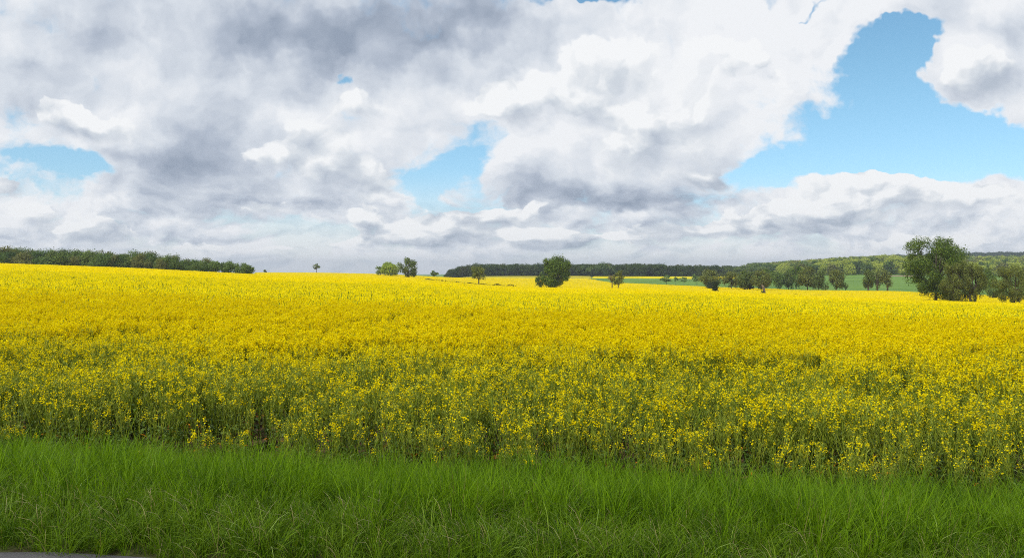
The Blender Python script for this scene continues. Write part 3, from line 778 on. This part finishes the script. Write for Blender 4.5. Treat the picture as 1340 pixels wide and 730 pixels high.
# --- row behind the boundary
G3 = 'row of dark field trees in front of the meadow'
row = [
 ('oak_tree', 'leftmost broad oak of the row, behind the ivy-covered trunk', (913, 947), 350.5, 377, 395, 'olive', .22),
 ('oak_tree', 'oak of the row with pale olive crown, second from the left', (943, 972), 352, 378, 392, 'olive', .18),
 ('oak_tree', 'rounded dark oak of the row with an ivy-thick trunk', (962, 990), 350.5, 380, 372, 'grey_green', .2),
 ('oak_tree', 'wide-spreading olive oak just left of the dead trunk', (980, 1012), 351, 381, 365, 'olive', .2),
 ('oak_tree', 'darkest compact tree in the row above the dead trunk', (991, 1014), 351, 374, 440, 'oak', .2),
 ('oak_tree', 'oak of the row just right of the dead trunk, crown on clear stem', (1006, 1030), 352, 377, 405, 'pale', .3),
 ('oak_tree', 'lower spreading oak of the row beside the tall dark one', (1022, 1042), 353, 377, 405, 'grey_green', .28),
 ('oak_tree', 'tall dark tree of the row standing further back against the sunlit hill', (1029, 1055), 345, 373, 455, 'oak', .15),
 ('oak_tree', 'largest broad-crowned oak in the right half of the row', (1042, 1072), 349, 379, 372, 'olive', .22),
 ('oak_tree', 'low-hanging oak joined to the right of the largest one', (1060, 1083), 353, 380, 368, 'grey_green', .15),
 ('oak_tree', 'rightmost upright oak of the long row, beside the meadow', (1083, 1106), 350, 379.5, 366, 'olive', .16)]
for i, (nm, lb, c, tp, bs, D, mt, zb) in enumerate(row):
    tree(nm, lb, 'tree', c, tp, bs, D, mt, 1200 + 10 * i, zb=zb * .25, lumps=30, lump_r=(.22, .36), cov=.9, trunk_r=.02, group=G3)
tree('ivy_tree', 'dark ivy-clad trunk without a crown standing in the yellow crop', 'tree', (930.5, 942), 364, 382.5, 296, 'ivy', 1321, zb=.0, lumps=14, lump_r=(.3, .5), trunk_r=.06, group=G1)
tree('bush', 'low dark bush under the leftmost oak of the row', 'bush', (922, 938), 367, 377, 384, 'ivy', 1331, zb=.0, lumps=10)
tree('bush', 'long low dark hedge bush under the middle oaks of the row', 'bush', (966, 990), 369, 380, 376, 'ivy', 1341, zb=.0, lumps=14)
tree('bush', 'small dark bush at the right end of the long tree row', 'bush', (1102, 1111), 367, 379, 366, 'grey_green', 1351, zb=.0, lumps=8)
tree('bush', 'small bush between the last two oaks of the row', 'bush', (1074, 1086), 366, 380, 366, 'grey_green', 1361, zb=.0, lumps=8)
# --- three trees before the green slope
G4 = 'trio of trees before the green slope'
tree('meadow_oak', 'left tree of the trio before the green slope', 'tree', (1126, 1147), 348.5, 379.5, 352, 'grey_green', 1401, zb=.14, lumps=22, trunk_r=.035, group=G4, cov=.85)
tree('meadow_oak', 'middle tree of the trio before the green slope, thinnest crown', 'tree', (1141, 1156), 351, 379.5, 352, 'olive', 1411, zb=.16, lumps=18, trunk_r=.035, group=G4, cov=.7)
tree('meadow_oak', 'right tree of the trio, leaning out over the green slope', 'tree', (1151, 1172), 352, 380, 350, 'olive', 1421, zb=.2, lumps=20, trunk_r=.035, group=G4, cov=.75)
# --- the big right hand group
tree('great_oak', 'tallest oak at the right edge of the field with open top and sky gaps', 'tree', (1184, 1266), 303, 395, 198, 'oak', 1501, zb=.03, lumps=95, lump_r=(.12, .22), cov=.9, trunk_r=.022, ls=.26, shape=.8)
tree('budding_oak', 'brownish just-budding tree overlapping the right side of the tallest oak', 'tree', (1228, 1276), 336, 397, 188, 'olive', 1511, zb=.03, lumps=66, lump_r=(.14, .24), cov=.8, ls=.20, trunk_r=.022, fork=2)
tree('budding_oak', 'lower twin-stemmed budding tree right of the tallest oak', 'tree', (1256, 1292), 338, 397, 186, 'olive', 1521, zb=.03, lumps=56, lump_r=(.14, .24), cov=.75, ls=.20, trunk_r=.025, fork=2)
tree('hawthorn', 'dark round tree behind the budding trees near the right edge', 'tree', (1284, 1304), 347.5, 382, 300, 'oak', 1531, zb=.15, lumps=20)
tree('bush', 'bright green bush right of the budding trees', 'bush', (1288, 1312), 364, 391, 260, 'pale', 1541, zb=.0, lumps=16)
tree('budding_oak', 'olive budding tree cut by the right edge of the view', 'tree', (1298, 1356), 341, 399, 182, 'olive', 1551, zb=.05, lumps=66, lump_r=(.14, .24), cov=.8, ls=.20, trunk_r=.022)
tree('hawthorn', 'small brown-green bush at the foot of the tree at the right edge', 'bush', (1318, 1336), 377, 397, 190, 'olive', 1561, zb=.05, lumps=14, cov=.7)

# --- dead trunk, brush heaps and bank in the crop
def dead_trunk():
    x, y, z = at(1000, 285)
    root = bpy.data.objects.new('dead_tree', None); SC.collection.objects.link(root); root.location = (x, y, z)
    tag(root, 'broken dead tree trunk standing bare in the yellow crop', 'dead tree', G1)
    H = EYE + (HOR - 373) / F * 285 - z; q = Q()
    q.tube([[.1, 0, -.2], [.12, 0, .9], [.05, .1, H * .5], [-.35, 0, H * .8], [-.7, 0, H * .97], [-.95, .05, H]], [.62, .5, .42, .40, .28, .05], 0, 9)
    q.tube([[0, 0, H * .55], [.3, .1, H * .72], [.42, .1, H * .8]], [.25, .15, .06], 0, 6)
    q.tube([[-.3, 0, H * .8], [-.1, .1, H * .95], [.05, .1, H * 1.0]], [.22, .14, .03], 0, 6)
    link('trunk', q.mesh('trunk', [M['dead_wood']], True), root)
    cm, _, _ = crown_mesh(1601, 2.6, 2.1, .1, .3, M['ivy'], lumps=10, lump_r=(.3, .5)); o = link('ivy', cm, root); o.location = (-.7, -.3, 0)
dead_trunk()
def brush(label, c0, c1, y0, y1, D, seed, mt='ivy', ls=.3):
    x, y, z = at((c0 + c1) / 2, D); W = (c1 - c0) / F * D; H = EYE + (HOR - y0) / F * D - z
    cm, _, _ = crown_mesh(seed, W, H, 0.2, ls, M[mt], lumps=14, lump_r=(.3, .55), depth=2.5)
    # sticks poking out of the heap
    o = link('brush_heap', cm, loc=(x, y, z)); tag(o, label, 'brush heap', 'brush heaps left in the crop')
    q = Q(); rg = rng(seed)
    for k in range(14):
        a = np.array([rg.uniform(-.45, .45) * W, rg.uniform(-.8, .8), rg.uniform(.3, .7) * H]); b = a + rg.normal(0, 1, 3) * [.9, .5, .35]
        a[2] = .15 * H; q.tube([a, b], [.06, .02], 0, 4); q.tube([a * [1, 1, 0] + [0, 0, .1], [0, 0, .1 + .02 * k]], [.04, .04], 0, 4)
    link('branch', q.mesh('branch', [M['dead_wood']]), o)
brush('long low dark brush heap just right of the dead trunk', 1010, 1027, 383.7, 387, 281, 1701)
brush('short dark brush heap further right of the dead trunk', 1036, 1046, 384.0, 387.5, 276, 1711)
brush('thin brown brush heap farthest right of the dead trunk', 1061, 1083, 385.6, 388, 270, 1721, 'olive')
brush('faint low brush line left of the dead trunk', 974, 996, 382.6, 386, 288, 1731, 'olive')

def bank():
    q = Q(); rg = rng(41); P = []
    for c in np.arange(556, 676, .4):
        D = 318 + (640 - c) * .10 * (1 if c < 640 else 0)
        if c > 640 or rg.uniform() < .8:
            x, y, z = at(c, D); k = rg.integers(4, 9); h = .9 + .5 * max(0, math.sin(c * .35)) * (0.4 if c < 640 else 1) 
            P.append(np.stack([x + rg.normal(0, .2, k), y - 1.5 + rg.normal(0, .5, k), z + rg.uniform(.35, 1, k) * (h + .45)], 1))
    P = np.concatenate(P)
    q.quads(rand_quads(rg, P, .42, .3, .1), 0)
    o = link('low_hedge', q.mesh('low_hedge', [M['ivy']])); tag(o, 'dark low hedge line crossing the crop behind the slim olive tree', 'hedge')
bank()

# ================================================================ woods (each reads as one mass)
def wood_variants(prefix, specs):
    out = []
    for k, (W, H, ls, mt, cov) in enumerate(specs):
        cm, tg, _ = crown_mesh(abs(hash_(prefix)) % 1000 + 2000 + k * 7, W, H, -H * .06, ls, M[mt], cov, lumps=20, lump_r=(.28, .42), name='wood_tree')
        out.append(cm)
    return out
def hash_(s): return sum(ord(c) * (i + 3) for i, c in enumerate(s))
M['wood_dark'] = leafy('wood_dark_foliage', (0.065, 0.115, 0.028), (0.155, 0.215, 0.050), trans=.25, gloss=.05, scale=.05)
M['wood_olive'] = leafy('wood_olive_foliage', (0.105, 0.120, 0.035), (0.21, 0.22, 0.07), trans=.25, gloss=.05, scale=.05)
M['wood_green'] = leafy('wood_green_foliage', (0.06, 0.11, 0.028), (0.12, 0.19, 0.05), trans=.3, gloss=.05, scale=.05)
M['wood_fresh'] = leafy('wood_fresh_foliage', (0.26, 0.32, 0.045), (0.44, 0.50, 0.09), trans=.35, gloss=.05, scale=.05)  # sunlight on the hillside is put into this brighter leaf colour
M['wood_blue'] = leafy('wood_far_foliage', (0.025, 0.045, 0.025), (0.045, 0.075, 0.04), trans=.2, gloss=.05, scale=.02)

def wood(name, c0, c1, D0, D1, step, specs, label, topf, Hnom, weights=None, jitter=.12, seed=0, dropfn=None, wfn=None):
    rg = rng(seed); V = wood_variants(name, specs); pts = []; sc = []; ix = []
    D = D0
    while D < D1:
        w = step / D * F
        for c in np.arange(c0, c1, w):
            cc = c + rg.uniform(-.5, .5) * w; dd = D + rg.uniform(-.5, .5) * step
            if dropfn and dropfn(cc, dd): continue
            x, y, z = at(cc, dd); h = topf(cc, dd, z) * rg.normal(1, jitter) / Hnom
            pts.append((x, y, z - .3)); ws = h * rg.uniform(.9, 1.15) if h > .6 else .7 * rg.uniform(.9, 1.15); sc.append((ws, ws, h))
            ix.append(rg.choice(len(specs), p=(wfn(cc, dd) if wfn else weights)))
        D += step * .9
    n = len(pts)
    return scatter(name, pts, np.stack([np.zeros(n), np.zeros(n), rg.uniform(0, 6.28, n)], 1), sc, ix, V, label, 'wood')

def t_left(c, D, z):
    row_ = np.interp(c, [-200, 0, 60, 130, 170, 260, 300, 330], [316, 323, 328, 329, 331, 338, 339, 341.5])
    return EYE + (HOR - row_) / F * D - z
wood('left_wood', -190, 268, 322, 352, 6.0, [(11, 10, .42, 'wood_dark', .9), (10.5, 10, .42, 'wood_olive', .8), (12, 10, .42, 'wood_green', .9), (7, 10, .40, 'wood_olive', .55), (8, 10, .42, 'wood_dark', .8)],
     'mixed dark and olive wood along the left skyline above the yellow field', t_left, 10, [.3, .2, .15, .15, .2], seed=51, jitter=.11)
G5 = 'bright green trees ending the left wood'
for i, (c0, c1, tp, D, mt, lb) in enumerate([
    (254, 276, 339.5, 330, 'pale', 'first mid-green tree where the left wood turns brighter'),
    (270, 294, 338, 327, 'pale', 'tallest bright green tree near the right end of the left wood'),
    (288, 311, 339, 328, 'pale', 'broad bright green tree second from the right end of the left wood'),
    (304, 326, 340.5, 329, 'pale', 'sunlit rounded tree nearly ending the left wood'),
    (317, 334, 345, 331, 'oak', 'low dark tree that ends the left wood on the right')]):
    tree('woodland_tree', lb, 'tree', (c0, c1), tp, 361, D, mt, 1800 + 10 * i, zb=.04, lumps=26, group=G5, sink=.3)

def t_far(c, D, z):
    row_ = np.interp(c, [586, 592, 605, 640, 700, 780, 850, 900, 950, 1050], [357, 350, 347.5, 344.5, 344.5, 344, 345, 346.5, 347, 348])
    return EYE + (HOR - row_) / F * D - z
wood('far_wood', 590, 1060, 842, 905, 9, [(14, 13, .85, 'wood_dark', .9), (13, 13, .85, 'wood_dark', .9), (15, 13, .85, 'wood_green', .8), (13, 13, .85, 'wood_olive', .8)],
     'long even dark wood across the centre skyline behind the yellow fields', t_far, 13, [.45, .4, .08, .07], seed=52, jitter=.05)
def w_hill(c, D):
    return [.08, .26, .50, .16] if (c > 1010 and D < 1300) else [.5, .2, .15, .15]
wood('hillside_wood', 985, 1560, 705, 1480, 13, [(15, 13, 1.1, 'wood_dark', .75), (14, 13, 1.1, 'wood_green', .75), (15, 13, 1.1, 'wood_fresh', .75), (14, 13, 1.1, 'wood_olive', .75)],
     'sunlit yellow-green wood climbing the hillside on the right', lambda c, D, z: 12.0, 13, None, seed=53, jitter=.10,
     dropfn=lambda c, D: D < np.interp(c, [985, 1040, 1100, 1190, 1300, 1560], [900, 760, 715, 705, 700, 700]), wfn=w_hill)
wood('ridge_wood', 1080, 1580, 1850, 2150, 22, [(26, 14, 2.0, 'wood_blue', .8), (24, 14, 2.0, 'wood_blue', .8)],
     'dark blue-green wooded ridge at the far right skyline', lambda c, D, z: 13.0 , 14, [.5, .5], seed=54, jitter=.10)

# bare earth strip under the hillside wood, and at the end of the left wood
rape_sheet('earth_strip', 1140, 1200, lambda c: 672.0, lambda c: 695.0, 30, 6, .12, None, plain('bare_earth', (0.20, 0.13, 0.09), (0.30, 0.20, 0.14), .4))

# ================================================================ unseen shade caster added above the view to darken the far wood
def add_shade_caster(cx, cy, ax, ay, rot, seed, H=760.0):
    """a thick heap of cloud whose shadow falls round (cx, cy)"""
    rg = rng(seed); nb = 26
    import bmesh
    bm = bmesh.new()
    off = sdir * (H / sdir.z)
    for k in range(nb):
        r = math.sqrt(rg.uniform()); a = rg.uniform(0, 6.28)
        px, py = r * math.cos(a) * ax * .85, r * math.sin(a) * ay * .85
        s_ = min(ax, ay) * rg.uniform(.28, .5) * (1.15 - .4 * r)
        m_ = bmesh.ops.create_icosphere(bm, subdivisions=3, radius=1.0)
        for v in m_['verts']:
            f = 1 + .12 * math.sin(v.co.x * 5 + k) * math.sin(v.co.y * 6 + k * 2) + .08 * math.sin(v.co.z * 9 + k)
            v.co = Vector((v.co.x * s_ * f + px, v.co.y * s_ * f + py, v.co.z * s_ * .35 * f + s_ * .1))
    me = bpy.data.meshes.new('cloud'); bm.to_mesh(me); bm.free()
    for p in me.polygons: p.use_smooth = True
    def b(t):
        d = t.new('ShaderNodeBsdfDiffuse'); d.inputs[0].default_value = (.9, .9, .9, 1)
        tr = t.new('ShaderNodeBsdfTranslucent'); tr.inputs[0].default_value = (.9, .9, .92, 1)
        mx = t.new('ShaderNodeMixShader'); mx.inputs[0].default_value = .5; t.l.new(d.outputs[0], mx.inputs[1]); t.l.new(tr.outputs[0], mx.inputs[2]); return mx.outputs[0]
    if 'cloud' not in M: M['cloud'] = mat('cloud', b)
    me.materials.append(M['cloud'])
    o = link('cloud', me, loc=(cx + off.x, cy + off.y, H)); o.rotation_euler = (0, 0, rot); tag(o, kind='structure')
add_shade_caster(70, 880, 230, 110, 0, 63)

# ================================================================ haze
def haze():
    import bmesh
    bm = bmesh.new(); bmesh.ops.create_cube(bm, size=1.0)
    zlo, zhi = -110.0, 75.0
    for v in bm.verts: v.co = Vector((v.co.x * 14600, 3000 + v.co.y * 12600, zlo if v.co.z < 0 else zhi))
    me = bpy.data.meshes.new('haze'); bm.to_mesh(me); bm.free()
    m = bpy.data.materials.new('haze'); m.use_nodes = True; t = NT(m.node_tree); t.n.clear()
    pv = t.new('ShaderNodeVolumePrincipled'); pv.inputs['Color'].default_value = (.80, .88, 1.0, 1); pv.inputs['Density'].default_value = HAZE_DENSITY; pv.inputs['Anisotropy'].default_value = .2
    out = t.new('ShaderNodeOutputMaterial'); t.l.new(pv.outputs[0], out.inputs['Volume'])
    me.materials.append(m)
    tag(link('haze', me), kind='stuff')
haze()
